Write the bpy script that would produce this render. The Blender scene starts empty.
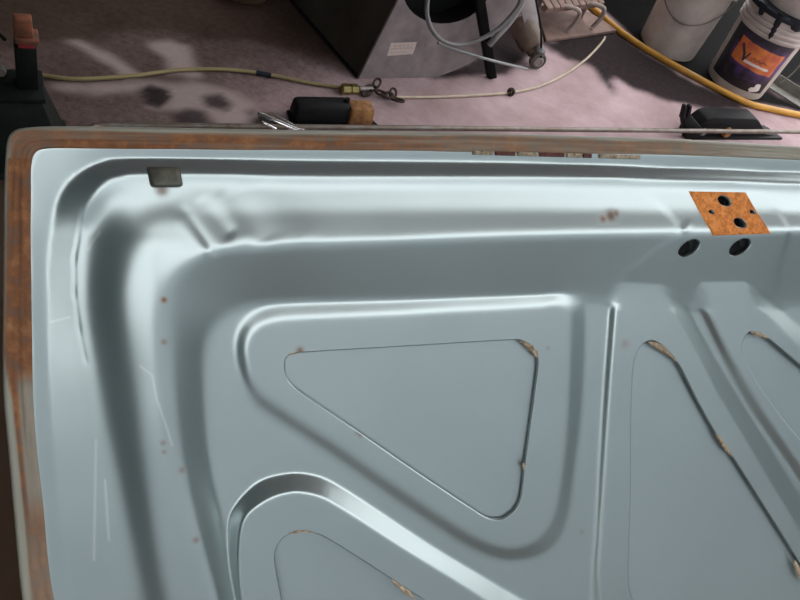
import bpy, bmesh, math, random
import numpy as np
from mathutils import Matrix, Vector
random.seed(7); np.random.seed(7)
scene = bpy.context.scene
COL = scene.collection
rad = math.radians

# ------------------------------------------------------------------ camera
F = 780.0
CAM_H = 1.40
PITCH, ROLL = rad(45), rad(23)
d_ = np.array([0, math.cos(PITCH), -math.sin(PITCH)])
_r0 = np.array([1.0, 0, 0]); _u0 = np.array([0, math.sin(PITCH), math.cos(PITCH)])
R_ = math.cos(ROLL)*_r0 + math.sin(ROLL)*_u0
U_ = math.cos(ROLL)*_u0 - math.sin(ROLL)*_r0
C_ = np.array([0, 0, CAM_H])
cam_data = bpy.data.cameras.new('camera'); cam = bpy.data.objects.new('camera', cam_data)
cam_data.sensor_width = 36; cam_data.lens = F/800*36; cam_data.clip_start = 0.02
cam.matrix_world = Matrix(((R_[0], U_[0], -d_[0], C_[0]), (R_[1], U_[1], -d_[1], C_[1]), (R_[2], U_[2], -d_[2], C_[2]), (0, 0, 0, 1)))
COL.objects.link(cam); scene.camera = cam

# ------------------------------------------------------------------ light
world = bpy.data.worlds.new('overcast_sky'); scene.world = world; world.use_nodes = True
bg = world.node_tree.nodes['Background']
bg.inputs[0].default_value = (0.97, 0.98, 1.0, 1); bg.inputs[1].default_value = 3.6
vs = scene.view_settings
vs.view_transform = 'Standard'; vs.look = 'None'; vs.gamma = 1.0; vs.use_curve_mapping = False
vs.exposure = 0.0
ROOF_EDGE = 0.94      # how far the added roof reaches past the lid towards the yard
YARD_DIR = np.array([math.sin(rad(138)), math.cos(rad(138)), 0])

# ------------------------------------------------------------------ helpers
def ray(x, y): return d_ + R_*(x-400)/F + U_*(300-y)/F
def fl(x, y, z=0.0):
    v = ray(x, y); return C_ + v*((z-CAM_H)/v[2])
def on_plane(x, y, P, n):
    v = ray(x, y); return C_ + v*(np.dot(np.asarray(P)-C_, n)/np.dot(v, n))
LOC = {}
def empty(name, loc, label=None, cat=None, group=None):
    o = bpy.data.objects.new(name, None); o.location = tuple(loc); COL.objects.link(o)
    o.empty_display_size = 0.05
    LOC[o.name] = np.array(loc, float)
    tag(o, label, cat, group); return o
def tag(o, label=None, cat=None, group=None, kind=None):
    if label: o['label'] = label
    if cat: o['category'] = cat
    if group: o['group'] = group
    if kind: o['kind'] = kind
    return o
def obj(name, verts, faces, mat, parent=None, smooth=False, attrs=None, bevel=0.0, segs=2, auto=None):
    """one mesh object; verts in world space"""
    v = np.asarray(verts, float)
    if parent is not None: base = LOC[parent.name]
    else:
        base = np.array([(v[:, 0].min()+v[:, 0].max())/2, (v[:, 1].min()+v[:, 1].max())/2, v[:, 2].min()])
    me = bpy.data.meshes.new(name)
    me.from_pydata((v-base).tolist() if len(v) < 50000 else (v-base), [], faces)
    if attrs:
        for k, a in attrs.items():
            at = me.attributes.new(k, 'FLOAT', 'POINT'); at.data.foreach_set('value', np.asarray(a, np.float32))
    if bevel > 0:
        bm = bmesh.new(); bm.from_mesh(me)
        bmesh.ops.remove_doubles(bm, verts=bm.verts, dist=1e-6)
        es = [e for e in bm.edges if len(e.link_faces) == 2 and e.calc_face_angle(0) > 0.5]
        bmesh.ops.bevel(bm, geom=es, offset=bevel, segments=segs, affect='EDGES', profile=0.5, clamp_overlap=True)
        bmesh.ops.recalc_face_normals(bm, faces=bm.faces)
        bm.to_mesh(me); bm.free()
    if smooth: me.polygons.foreach_set('use_smooth', [True]*len(me.polygons))
    me.update()
    if auto: me.set_sharp_from_angle(angle=rad(auto))
    me.materials.append(mat)
    o = bpy.data.objects.new(name, me); COL.objects.link(o)
    if parent is not None:
        o.parent = parent; LOC[o.name] = base
        if parent.type == 'MESH': pass
    else:
        o.location = tuple(base); LOC[o.name] = base
    return o
def catmull(pts, n=6, closed=False):
    P = np.asarray(pts, float); m = len(P); out = []
    rng = range(m if closed else m-1)
    for i in rng:
        if closed: p0, p1, p2, p3 = P[(i-1) % m], P[i], P[(i+1) % m], P[(i+2) % m]
        else: p0, p1, p2, p3 = P[max(i-1, 0)], P[i], P[i+1], P[min(i+2, m-1)]
        # centripetal-ish: limit tangents to avoid overshoot with uneven spacing
        L = np.linalg.norm(p2-p1)
        t1 = (p2-p0); t2 = (p3-p1)
        a1 = np.linalg.norm(t1); a2 = np.linalg.norm(t2)
        t1 = t1/a1*min(a1*0.5, L) if a1 > 0 else t1
        t2 = t2/a2*min(a2*0.5, L) if a2 > 0 else t2
        for k in range(n):
            t = k/n
            out.append((2*t**3-3*t**2+1)*p1 + (t**3-2*t**2+t)*t1 + (-2*t**3+3*t**2)*p2 + (t**3-t**2)*t2)
    if not closed: out.append(P[-1])
    return np.array(out)
def tube_geo(path, r, n=10, caps=True):
    P = np.asarray(path, float); m = len(P)
    rr = np.full(m, r) if np.isscalar(r) else np.asarray(r, float)
    T = np.gradient(P, axis=0); T /= np.linalg.norm(T, axis=1)[:, None]+1e-12
    a = np.array([0, 0, 1.0]) if abs(T[0][2]) < 0.9 else np.array([1.0, 0, 0])
    nrm = np.cross(T[0], a); nrm /= np.linalg.norm(nrm)
    V = []
    for i in range(m):
        nrm = nrm - T[i]*np.dot(nrm, T[i]); nrm /= np.linalg.norm(nrm); b = np.cross(T[i], nrm)
        for k in range(n):
            an = 2*math.pi*k/n; V.append(P[i]+rr[i]*(math.cos(an)*nrm+math.sin(an)*b))
    Fc = []
    for i in range(m-1):
        for k in range(n):
            k2 = (k+1) % n; Fc.append((i*n+k, i*n+k2, (i+1)*n+k2, (i+1)*n+k))
    if caps: Fc.append(tuple(range(n-1, -1, -1))); Fc.append(tuple((m-1)*n+k for k in range(n)))
    return V, Fc
def tube(name, path, r, mat, parent=None, n=10, **kw):
    V, Fc = tube_geo(path, r, n); return obj(name, V, Fc, mat, parent, smooth=True, auto=50, **kw)
def frame(axis, up=(0, 0, 1)):
    z = np.asarray(axis, float); z = z/np.linalg.norm(z)
    up = np.asarray(up, float)
    if abs(np.dot(z, up)/np.linalg.norm(up)) > 0.97: up = np.array([1.0, 0, 0])
    x = np.cross(up, z); x /= np.linalg.norm(x); y = np.cross(z, x); return x, y, z
def lathe_geo(c, prof, axis=(0, 0, 1), n=32):
    x, y, z = frame(axis); V = []; Fc = []; m = len(prof)
    for (r, h) in prof:
        for k in range(n):
            a = 2*math.pi*k/n; V.append(np.asarray(c)+z*h+x*r*math.cos(a)+y*r*math.sin(a))
    for i in range(m-1):
        for k in range(n):
            k2 = (k+1) % n; Fc.append((i*n+k, i*n+k2, (i+1)*n+k2, (i+1)*n+k))
    return V, Fc
def lathe(name, c, prof, mat, parent=None, axis=(0, 0, 1), n=32, auto=35, caps=(False, False)):
    V, Fc = lathe_geo(c, prof, axis, n)
    if caps[0]: Fc.append(tuple(range(n-1, -1, -1)))
    if caps[1]: Fc.append(tuple((len(prof)-1)*n+k for k in range(n)))
    return obj(name, V, Fc, mat, parent, smooth=True, auto=auto)
def hexa(bottom, top):
    V = list(bottom)+list(top)
    return V, [(3, 2, 1, 0), (4, 5, 6, 7), (0, 1, 5, 4), (1, 2, 6, 5), (2, 3, 7, 6), (3, 0, 4, 7)]
def box(name, c, ax, ay, az, sx, sy, sz, mat, parent=None, bevel=0.003, top=(1, 1)):
    """box whose base centre is c; ax, ay, az unit axes; top scales the top face"""
    c = np.asarray(c, float); ax, ay, az = map(np.asarray, (ax, ay, az))
    q = [(-1, -1), (1, -1), (1, 1), (-1, 1)]
    b = [c+ax*sx/2*i+ay*sy/2*j for i, j in q]; t = [c+az*sz+ax*sx/2*i*top[0]+ay*sy/2*j*top[1] for i, j in q]
    V, Fc = hexa(b, t); return obj(name, V, Fc, mat, parent, bevel=bevel, smooth=True, auto=40)
def prism(name, poly, thick, mat, parent=None, bevel=0.002):
    """poly: list of 3D points (planar); extruded by vector thick"""
    P = [np.asarray(p, float) for p in poly]; n = len(P); V = P+[p+np.asarray(thick) for p in P]
    Fc = [tuple(range(n-1, -1, -1)), tuple(range(n, 2*n))]+[(i, (i+1) % n, n+(i+1) % n, n+i) for i in range(n)]
    return obj(name, V, Fc, mat, parent, bevel=bevel, smooth=True, auto=40)
def sdf_poly(px, py, poly, closed=True):
    """signed distance, positive inside"""
    P = np.asarray(poly, np.float64); m = len(P)
    best = np.full(px.shape, 1e9); ins = np.zeros(px.shape, bool)
    for i in range(m):
        ax, ay = P[i]; bx, by = P[(i+1) % m]
        ex, ey = bx-ax, by-ay; L = ex*ex+ey*ey
        if L < 1e-16: continue
        wx, wy = px-ax, py-ay
        t = np.clip((wx*ex+wy*ey)/L, 0, 1)
        best = np.minimum(best, (wx-ex*t)**2+(wy-ey*t)**2)
        c = (ay > py) != (by > py)
        if ey != 0: ins ^= c & (px < ex*(py-ay)/ey+ax)
    dd = np.sqrt(best); return np.where(ins, dd, -dd)
def sstep(a, b, x):
    t = np.clip((x-a)/(b-a), 0, 1); return t*t*(3-2*t)
def vnoise(x, y, s=1.0, seed=0):
    rs = np.random.RandomState(seed); g = rs.rand(64, 64)
    X = np.asarray(x)*s; Y = np.asarray(y)*s
    xi = np.floor(X).astype(int); yi = np.floor(Y).astype(int); fx = X-xi; fy = Y-yi
    fx = fx*fx*(3-2*fx); fy = fy*fy*(3-2*fy)
    a = g[xi % 64, yi % 64]; b = g[(xi+1) % 64, yi % 64]; c = g[xi % 64, (yi+1) % 64]; e = g[(xi+1) % 64, (yi+1) % 64]
    return (a*(1-fx)+b*fx)*(1-fy)+(c*(1-fx)+e*fx)*fy

# ------------------------------------------------------------------ materials
def newmat(name):
    m = bpy.data.materials.new(name); m.use_nodes = True; nt = m.node_tree
    return m, nt, nt.nodes['Principled BSDF']
def N(nt, typ, **kw):
    n = nt.nodes.new(typ)
    for k, v in kw.items(): setattr(n, k, v)
    return n
def noise_node(nt, scale, detail=4, rough=0.6):
    tc = N(nt, 'ShaderNodeTexCoord'); n = N(nt, 'ShaderNodeTexNoise')
    n.inputs['Scale'].default_value = scale; n.inputs['Detail'].default_value = detail; n.inputs['Roughness'].default_value = rough
    nt.links.new(tc.outputs['Object'], n.inputs['Vector']); return n
def ramp(nt, src, stops):
    r = N(nt, 'ShaderNodeValToRGB'); e = r.color_ramp.elements
    e[0].position, e[0].color = stops[0][0], (*stops[0][1], 1); e[1].position, e[1].color = stops[-1][0], (*stops[-1][1], 1)
    for p, c in stops[1:-1]:
        q = e.new(p); q.color = (*c, 1)
    nt.links.new(src, r.inputs[0]); return r
def mix(nt, fac, a, b):
    m = N(nt, 'ShaderNodeMix', data_type='RGBA')
    for s, v in ((0, fac), (6, a), (7, b)):
        if isinstance(v, (int, float)): m.inputs[s].default_value = v
        elif isinstance(v, tuple): m.inputs[s].default_value = (*v, 1)
        else: nt.links.new(v, m.inputs[s])
    return m.outputs[2]
def math_(nt, op, a, b=None, clamp=False):
    m = N(nt, 'ShaderNodeMath', operation=op); m.use_clamp = clamp
    for i, v in enumerate((a, b)):
        if v is None: continue
        if isinstance(v, (int, float)): m.inputs[i].default_value = v
        else: nt.links.new(v, m.inputs[i])
    return m.outputs[0]
def bump(nt, bsdf, src, strength=0.2, dist=0.002):
    b = N(nt, 'ShaderNodeBump'); b.inputs['Strength'].default_value = strength; b.inputs['Distance'].default_value = dist
    nt.links.new(src, b.inputs['Height']); nt.links.new(b.outputs[0], bsdf.inputs['Normal'])
def simple(name, col, rough=0.6, metal=0.0, var=0.25, scale=30, bmp=0.0, col2=None):
    m, nt, b = newmat(name); n = noise_node(nt, scale)
    c2 = col2 or tuple(c*(1-var) for c in col)
    r = ramp(nt, n.outputs[0], [(0.3, c2), (0.7, col)])
    nt.links.new(r.outputs[0], b.inputs['Base Color']); b.inputs['Roughness'].default_value = rough; b.inputs['Metallic'].default_value = metal
    if max(col) < 0.1: b.inputs['Specular IOR Level'].default_value = 0.12
    if bmp: bump(nt, b, n.outputs[0], bmp)
    return m
def rust_ramp(nt, scale=55):
    n = noise_node(nt, scale, 8, 0.7)
    return n, ramp(nt, n.outputs[0], [(0.25, (0.05, 0.022, 0.014)), (0.45, (0.17, 0.065, 0.025)), (0.6, (0.27, 0.115, 0.045)), (0.78, (0.34, 0.21, 0.11))])
def attr(nt, name):
    a = N(nt, 'ShaderNodeAttribute'); a.attribute_name = name; return a.outputs['Fac']
PAINT_COL = (0.360, 0.414, 0.412)
def paint_mat(name, col=PAINT_COL, metal=0.78, rough=0.29):
    m, nt, b = newmat(name)
    n1 = noise_node(nt, 7, 3); base = mix(nt, n1.outputs[0], tuple(c*0.93 for c in col), tuple(min(1, c*1.06) for c in col))
    n2, rr = rust_ramp(nt)
    ra = attr(nt, 'rust'); k = math_(nt, 'MULTIPLY', n2.outputs[0], 1.3); k = math_(nt, 'ADD', k, -0.65)
    f = math_(nt, 'ADD', ra, math_(nt, 'MULTIPLY', k, ra), True)
    sc = attr(nt, 'scratch')
    c = mix(nt, sc, base, (0.62, 0.64, 0.62)); c = mix(nt, f, c, rr.outputs[0])
    nt.links.new(c, b.inputs['Base Color'])
    g = math_(nt, 'SUBTRACT', 1.0, math_(nt, 'MAXIMUM', f, math_(nt, 'MULTIPLY', sc, 0.6)), True)
    nt.links.new(math_(nt, 'MULTIPLY', g, metal), b.inputs['Metallic'])
    r0 = math_(nt, 'MULTIPLY', f, 0.85-rough)
    nt.links.new(math_(nt, 'ADD', r0, rough), b.inputs['Roughness'])
    return m
M = {}
M['paint'] = paint_mat('silver_blue_metallic_paint')
M['skin'] = paint_mat('silver_blue_skin_paint', (0.348, 0.402, 0.404), 0.72, 0.36)
M['hem'] = paint_mat('dull_hem_paint', (0.30, 0.29, 0.235), 0.2, 0.55)
m, nt, b = newmat('orange_rust'); n = noise_node(nt, 120, 8, 0.75)
r = ramp(nt, n.outputs[0], [(0.25, (0.12, 0.035, 0.012)), (0.42, (0.50, 0.15, 0.025)), (0.58, (0.75, 0.27, 0.06)), (0.75, (0.72, 0.42, 0.20))])
nt.links.new(r.outputs[0], b.inputs['Base Color']); b.inputs['Roughness'].default_value = 0.85; bump(nt, b, n.outputs[0], 0.6, 0.002); M['rust'] = m
M['rubber'] = simple('worn_black_rubber', (0.12, 0.115, 0.085), 0.5, 0, 0.6, 90, 0.3)
M['black'] = simple('black_cast_metal', (0.009, 0.009, 0.010), 0.6, 0.0, 0.4, 40, 0.2)
M['blackplastic'] = simple('black_plastic', (0.007, 0.007, 0.007), 0.55, 0, 0.3)
M['steel'] = simple('dull_steel_bar', (0.20, 0.185, 0.17), 0.45, 0.6, 0.35, 25, 0.1, (0.13, 0.09, 0.06))
M['chrome'] = simple('chrome', (0.85, 0.85, 0.86), 0.1, 1.0, 0.05)
M['rustblock'] = simple('rusty_brown_iron', (0.34, 0.16, 0.05), 0.8, 0.1, 0.5, 60, 0.5, (0.12, 0.05, 0.02))
M['chip'] = simple('torn_tan_sealer', (0.50, 0.40, 0.28), 0.7, 0.1, 0.5, 200, 0.5, (0.14, 0.10, 0.06))
M['brass'] = simple('brass', (0.50, 0.40, 0.16), 0.3, 0.9, 0.3)
M['airhose'] = simple('olive_yellow_hose', (0.27, 0.21, 0.09), 0.5, 0, 0.25, 12)
M['cord'] = simple('cream_cord', (0.55, 0.45, 0.34), 0.7, 0, 0.3, 20)
M['yellowhose'] = simple('yellow_orange_hose', (0.62, 0.30, 0.035), 0.5, 0, 0.4, 9)
M['pail'] = simple('white_plastic_pail', (0.58, 0.51, 0.46), 0.5, 0, 0.25, 14)
M['wire'] = simple('dull_wire', (0.22, 0.20, 0.18), 0.5, 0.7)
M['tar'] = simple('dark_dried_paint', (0.02, 0.022, 0.028), 0.35, 0, 0.3)
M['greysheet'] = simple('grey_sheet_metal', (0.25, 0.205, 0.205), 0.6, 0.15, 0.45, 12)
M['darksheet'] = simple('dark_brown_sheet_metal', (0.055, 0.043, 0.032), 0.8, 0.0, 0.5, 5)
M['sticker'] = None
M['greyhose'] = simple('grey_rubber_hose', (0.15, 0.145, 0.145), 0.5, 0, 0.25, 12)
M['brownmotor'] = simple('brown_cast_motor', (0.17, 0.115, 0.085), 0.6, 0.1, 0.5, 18, 0.2)
M['pinkwood'] = simple('pinkish_worn_wood', (0.26, 0.165, 0.135), 0.8, 0, 0.35, 25, 0.3)
M['rope'] = simple('dirty_white_rope', (0.38, 0.31, 0.27), 0.85, 0, 0.3, 60)
M['jackgreen'] = simple('dark_green_black_paint', (0.010, 0.013, 0.011), 0.6, 0.0, 0.6, 20, 0.15)
M['orangepaint'] = simple('worn_orange_paint', (0.25, 0.07, 0.025), 0.7, 0, 0.5, 30, 0.2, (0.05, 0.03, 0.02))
M['redpaint'] = simple('dark_red_paint', (0.30, 0.025, 0.03), 0.5, 0, 0.4, 30)
M['roof'] = simple('brown_roof_sheet', (0.38, 0.32, 0.30), 0.8, 0, 0.3, 2)
M['plaster'] = simple('grey_blue_plaster', (0.34, 0.37, 0.39), 0.9, 0, 0.15, 2)
M['darkwall'] = simple('dark_green_added_wall', (0.04, 0.078, 0.082), 0.9, 0, 0.3, 2)  # tint chosen for the dark bands mirrored in the lid
M['tape'] = simple('dark_blue_tape', (0.02, 0.025, 0.035), 0.5)

# ------------------------------------------------------------------ the setting: floor, added unseen roof and walls
FX0, FX1, FY0, FY1, FS = -3.2, 2.6, 0.9, 5.4, 0.016
gx = np.arange(FX0, FX1+1e-6, FS); gy = np.arange(FY0, FY1+1e-6, FS)
GX, GY = np.meshgrid(gx, gy)
def flp(pts): return [fl(*p)[:2] for p in pts]
wob = (vnoise(GX, GY, 9, 1)-0.5)*0.05 + (vnoise(GX, GY, 25, 2)-0.5)*0.03
def reg(pts, soft, w=1.0):
    return sstep(-soft, soft, sdf_poly(GX, GY, flp(pts)) + wob*w)
dirt = 0.95*reg([(-200, 62), (40, 66), (150, 50), (240, 60), (300, 72), (352, 74), (400, 40), (460, -40), (430, -90), (-500, -90)], 0.14)
dirt = np.maximum(dirt, 0.83*reg([(-200, 200), (190, 200), (250, 128), (280, 95), (345, 80), (400, 60), (430, -80), (-500, -90)], 0.25))
dirt = np.maximum(dirt, 0.30*reg([(-200, 260), (330, 200), (420, 128), (470, 70), (480, -80), (-500, -90)], 0.3))
dirt = np.maximum(dirt, 0.97*reg([(-400, 128), (55, 128), (70, 420), (120, 900), (-400, 900)], 0.10))
dirt = np.maximum(dirt, sstep(1.35, 0.95, GY+4*wob))
pale = np.maximum.reduce([reg([(67, 41), (78, 41), (100, 51), (125, 63), (142, 76), (128, 81), (112, 67), (90, 54)], 0.02, 0.4),
        reg([(152, 45), (172, 40), (188, 46), (192, 60), (200, 76), (166, 76), (165, 58)], 0.025, 0.5),
        0.8*reg([(60, 86), (100, 83), (140, 80), (190, 82), (235, 92), (255, 105), (262, 124), (200, 124), (170, 112), (145, 108), (160, 100), (140, 94), (90, 93)], 0.03, 0.7)])
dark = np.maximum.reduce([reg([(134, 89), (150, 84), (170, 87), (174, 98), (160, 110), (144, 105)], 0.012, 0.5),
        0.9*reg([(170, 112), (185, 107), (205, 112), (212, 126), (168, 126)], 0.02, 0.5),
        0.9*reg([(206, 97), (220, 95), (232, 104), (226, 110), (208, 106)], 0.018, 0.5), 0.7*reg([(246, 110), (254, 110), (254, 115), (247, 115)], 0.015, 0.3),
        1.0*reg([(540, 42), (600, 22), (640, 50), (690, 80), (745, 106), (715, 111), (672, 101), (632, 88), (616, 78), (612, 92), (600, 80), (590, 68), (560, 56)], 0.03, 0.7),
        1.0*reg([(430, 79), (480, 54), (500, 25), (545, 15), (548, 40), (526, 60), (505, 74), (470, 77)], 0.02, 0.25)])  # last polygon paints the shadow under the blower into the floor colour
beyond = 1.0*reg([(590, -2), (640, 45), (690, 75), (745, 101), (830, 118), (1000, 140), (1000, -260), (560, -260)], 0.03, 0.3)  # deep shade past the yellow hose, painted into the floor colour
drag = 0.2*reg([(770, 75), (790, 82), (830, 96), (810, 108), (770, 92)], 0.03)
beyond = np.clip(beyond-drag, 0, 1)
V = np.stack([GX.ravel(), GY.ravel(), np.zeros(GX.size)], 1)
ny, nx = GX.shape
idx = np.arange(nx*ny).reshape(ny, nx)
FCS = np.stack([idx[:-1, :-1], idx[:-1, 1:], idx[1:, 1:], idx[1:, :-1]], -1).reshape(-1, 4)
# outer ring of floor beyond the detailed part
X0, X1, Y0, Y1 = -9, 9, -9, 9
Vr = [(X0, Y0, 0), (X1, Y0, 0), (X1, Y1, 0), (X0, Y1, 0), (gx[0], gy[0], 0), (gx[-1], gy[0], 0), (gx[-1], gy[-1], 0), (gx[0], gy[-1], 0)]
k = len(V); V = np.vstack([V, np.array(Vr)])
rf = [(k, k+1, k+5, k+4), (k+1, k+2, k+6, k+5), (k+2, k+3, k+7, k+6), (k+3, k, k+4, k+7)]
def padn(a, tail): return np.concatenate([a.ravel(), np.array(tail, float)])
m, nt, b = newmat('stained_shaded_concrete')
n1 = noise_node(nt, 5, 6, 0.65); n2 = noise_node(nt, 45, 5, 0.7); n3 = noise_node(nt, 1.3, 3)
base = ramp(nt, n1.outputs[0], [(0.25, (0.29, 0.195, 0.19)), (0.5, (0.41, 0.29, 0.30)), (0.75, (0.54, 0.41, 0.43))]).outputs[0]; base = mix(nt, math_(nt, 'MULTIPLY', n2.outputs[0], 0.3), base, (0.50, 0.40, 0.40))
brown = mix(nt, n1.outputs[0], (0.026, 0.016, 0.010), (0.066, 0.042, 0.028))
def soft(name, amt=0.5):
    a = attr(nt, name); k = math_(nt, 'MULTIPLY', math_(nt, 'SUBTRACT', n2.outputs[0], 0.5), amt)
    w = math_(nt, 'MULTIPLY', math_(nt, 'MULTIPLY', a, math_(nt, 'SUBTRACT', 1.0, a)), 4.0)
    return math_(nt, 'ADD', a, math_(nt, 'MULTIPLY', k, w), True)
c = mix(nt, soft('dirt', 0.8), base, brown)
c = mix(nt, math_(nt, 'MULTIPLY', soft('pale'), 0.75), c, mix(nt, n2.outputs[0], (0.36, 0.28, 0.26), (0.52, 0.43, 0.41)))
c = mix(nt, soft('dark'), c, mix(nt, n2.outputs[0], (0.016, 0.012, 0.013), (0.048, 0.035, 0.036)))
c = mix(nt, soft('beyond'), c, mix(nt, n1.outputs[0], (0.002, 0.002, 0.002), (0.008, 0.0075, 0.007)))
nt.links.new(c, b.inputs['Base Color'])
nt.links.new(math_(nt, 'ADD', math_(nt, 'MULTIPLY', n1.outputs[0], 0.2), 0.70), b.inputs['Roughness']); b.inputs['Specular IOR Level'].default_value = 0.03
bump(nt, b, n2.outputs[0], 0.15, 0.004); M['floor'] = m
allf = FCS.tolist()+rf
fo = obj('floor', V, allf, m, smooth=False, attrs={'dirt': padn(dirt, [1, 1, 0, .9, 1, 1, 0, .9]), 'pale': padn(pale, [0]*8), 'dark': padn(dark, [0]*8), 'beyond': padn(beyond, [0, 0, .9, 0, 0, 0, .9, 0])})  # unseen near-side floor made fully brown to darken the lid's reflections
tag(fo, 'stained pinkish concrete workshop floor with painted shade', None, kind='structure')

# unseen shed added to shape the lid's reflections: roof, dark walls, yard walls
Oz = C_+d_*0.85
side = np.array([-YARD_DIR[1], YARD_DIR[0], 0])
e0 = Oz*np.array([1, 1, 0])+YARD_DIR*ROOF_EDGE
RZ = 2.75; ROOF_R = 2.3  # added roof, its ends set by where the lid mirrors the sky
rp = [e0+side*ROOF_R, e0-side*1.7, e0-side*1.7-YARD_DIR*7.5, e0+side*ROOF_R-YARD_DIR*7.5]
tag(prism('ceiling_added', [p+np.array([0, 0, RZ]) for p in rp], (0, 0, 0.08), M['roof'], bevel=0), 'unseen brown sheet roof added to limit the reflected sky', kind='structure')
for nm, a_, b_ in (('wall_back', rp[2], rp[2]+side*8), ('wall_left_added', rp[1]+YARD_DIR*0.3, rp[2])):  # left wall added to darken the lid's left-facing slopes
    t = (b_-a_)/np.linalg.norm(b_-a_); q = np.array([-t[1], t[0], 0])*0.12
    tag(prism(nm, [a_, b_, b_+np.array([0, 0, RZ]), a_+np.array([0, 0, RZ])], q, M['darkwall'], bevel=0), 'unseen dark shed wall added for dark reflections', kind='structure')
w0 = e0+YARD_DIR*3.6
YL = 3.0
tag(prism('wall_yard_added', [w0+side*8, w0-side*YL, w0-side*YL+np.array([0, 0, 5.9]), w0+side*8+np.array([0, 0, 5.9])], YARD_DIR*0.2, M['plaster'], bevel=0), 'unseen grey plaster wall added to dim the low sky', kind='structure')  # added to cover the low sky mirrored in the lid
tag(prism('wall_garden_added', [w0-side*(YL+0.02), w0-side*7, w0-side*7+np.array([0, 0, 3.4]), w0-side*(YL+0.02)+np.array([0, 0, 3.4])], YARD_DIR*0.2, M['plaster'], bevel=0), 'unseen lower plaster wall added to dim the left reflections', kind='structure')  # added to dim the sky mirrored along the lid's left flank
w1 = e0+side*3.2
tag(prism('wall_right_added', [w1+YARD_DIR*3.6, w1+YARD_DIR*0.3, w1+YARD_DIR*0.3+np.array([0, 0, 3.0]), w1+YARD_DIR*3.6+np.array([0, 0, 3.0])], side*0.2, M['darkwall'], bevel=0), 'unseen dark wall added to darken reflections from the right', kind='structure')  # added as a dark reflection for the lid's right-facing slopes

# ------------------------------------------------------------------ the lid: local frame
DIST = 0.85
LO = C_+d_*DIST
LX = ray(3300, 173); LX /= np.linalg.norm(LX)
LY = ray(320, 5550); LY -= LX*np.dot(LX, LY); LY /= np.linalg.norm(LY)
LN = np.cross(LX, -LY)
def lid_uv(x, y, h=0.0):
    P = on_plane(x, y, LO+LN*h, LN)-LO; return np.array([P@LX, P@LY])
def luv(pts, h=0.0): return np.array([lid_uv(x, y, h) for x, y in pts])
def lidw(u, v, h):
    u = np.asarray(u)[..., None]; v = np.asarray(v)[..., None]; h = np.asarray(h)[..., None]
    return LO+u*LX+v*LY+h*LN
U1, V1 = 0.64, 0.50
ST = 0.0014
us = np.arange(-0.425, U1+0.01, ST); vv = np.arange(-0.20, V1+0.01, ST)
GU, GV = np.meshgrid(us, vv)
cu, cv = us[::3], vv[::3]
CU, CV = np.meshgrid(cu, cv)
def upsample(Z):
    # bilinear from the coarse grid
    fu = np.clip((us-cu[0])/(3*ST), 0, len(cu)-1.0001); fv = np.clip((vv-cv[0])/(3*ST), 0, len(cv)-1.0001)
    iu = fu.astype(int); iv = fv.astype(int); tu = (fu-iu)[None, :]; tv = (fv-iv)[:, None]
    A = Z[np.ix_(iv, iu)]; B = Z[np.ix_(iv, iu+1)]; Cc = Z[np.ix_(iv+1, iu)]; D = Z[np.ix_(iv+1, iu+1)]
    return (A*(1-tu)+B*tu)*(1-tv)+(Cc*(1-tu)+D*tu)*tv
def blur(Z, sig):
    k = max(1, int(math.ceil(3*sig/ST))); x = np.arange(-k, k+1)*ST; w = np.exp(-x*x/(2*sig*sig)); w /= w.sum()
    for ax in (0, 1):
        pad = [(0, 0), (0, 0)]; pad[ax] = (k, k); Zp = np.pad(Z, pad, mode='edge'); out = np.zeros_like(Z)
        n = Z.shape[ax]
        for i, wi in enumerate(w): out += wi*(Zp[i:i+n, :] if ax == 0 else Zp[:, i:i+n])
        Z = out
    return Z
FAR = [(1.6, -0.15), (1.6, 1.2), (-0.2, 1.2)]
def kfield(pts, h):
    c = catmull(luv(pts, h), 4)
    poly = np.vstack([c, [(1.8, c[-1][1]), (1.8, 1.5), (c[0][0]+0.0, 1.5)]])
    return sdf_poly(CU, CV, poly)
K1 = [(102, 740), (73, 600), (56, 470), (49, 390), (46, 300), (47, 250), (57, 203), (70, 182), (90, 168), (112, 161), (147, 159.5), (280, 162), (400, 163), (540, 164.5), (640, 168), (800, 174), (1000, 182)]
K2 = [(140, 740), (110, 600), (97, 470), (86, 375), (79, 325), (75, 291), (76, 256), (83, 216), (90, 200), (99, 185), (113, 175.5), (140, 171.5), (182, 171), (280, 173.5), (400, 174), (540, 174.5), (640, 177), (800, 182), (1000, 190)]
K3 = [(175, 740), (140, 600), (116, 470), (102, 395), (94, 330), (92, 295), (94, 250), (102, 215), (114, 197), (135, 186), (182, 184), (280, 186), (540, 186), (800, 192), (1000, 200)]
K4 = [(212, 740), (170, 600), (145, 470), (134, 395), (122, 330), (118, 295), (125, 258), (148, 230), (182, 216), (280, 212), (540, 210), (800, 213), (1000, 220)]
K5 = [(260, 740), (217, 600), (180, 470), (168, 390), (163, 330), (168, 292), (182, 270), (211, 253), (260, 247), (379, 242.5), (520, 237), (660, 234), (793, 231), (1000, 224)]
K6 = [(285, 740), (242, 600), (223, 520), (210, 460), (205, 400), (206, 350), (214, 325), (236, 309), (270, 303), (400, 300), (520, 297), (570, 296), (620, 302), (700, 306), (800, 303), (1000, 296)]
H1, H2, H3, H4, H5 = 0.0, 0.011, 0.0112, 0.0159, 0.0250
S1, S2, S3, S4, S5, S6 = [kfield(k_, h_) for k_, h_ in ((K1, H1), (K2, H2), (K3, H3), (K4, H4), (K5, H5), (K6, 0.0))]
def seg(a, b): return np.where(a <= 0, 0, np.where(b >= 0, 1, a/(a-b+1e-9)))
LW = sstep(-0.125, -0.075, CV)*sstep(-0.20, -0.25, CU)     # left flank has its own profile
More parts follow.
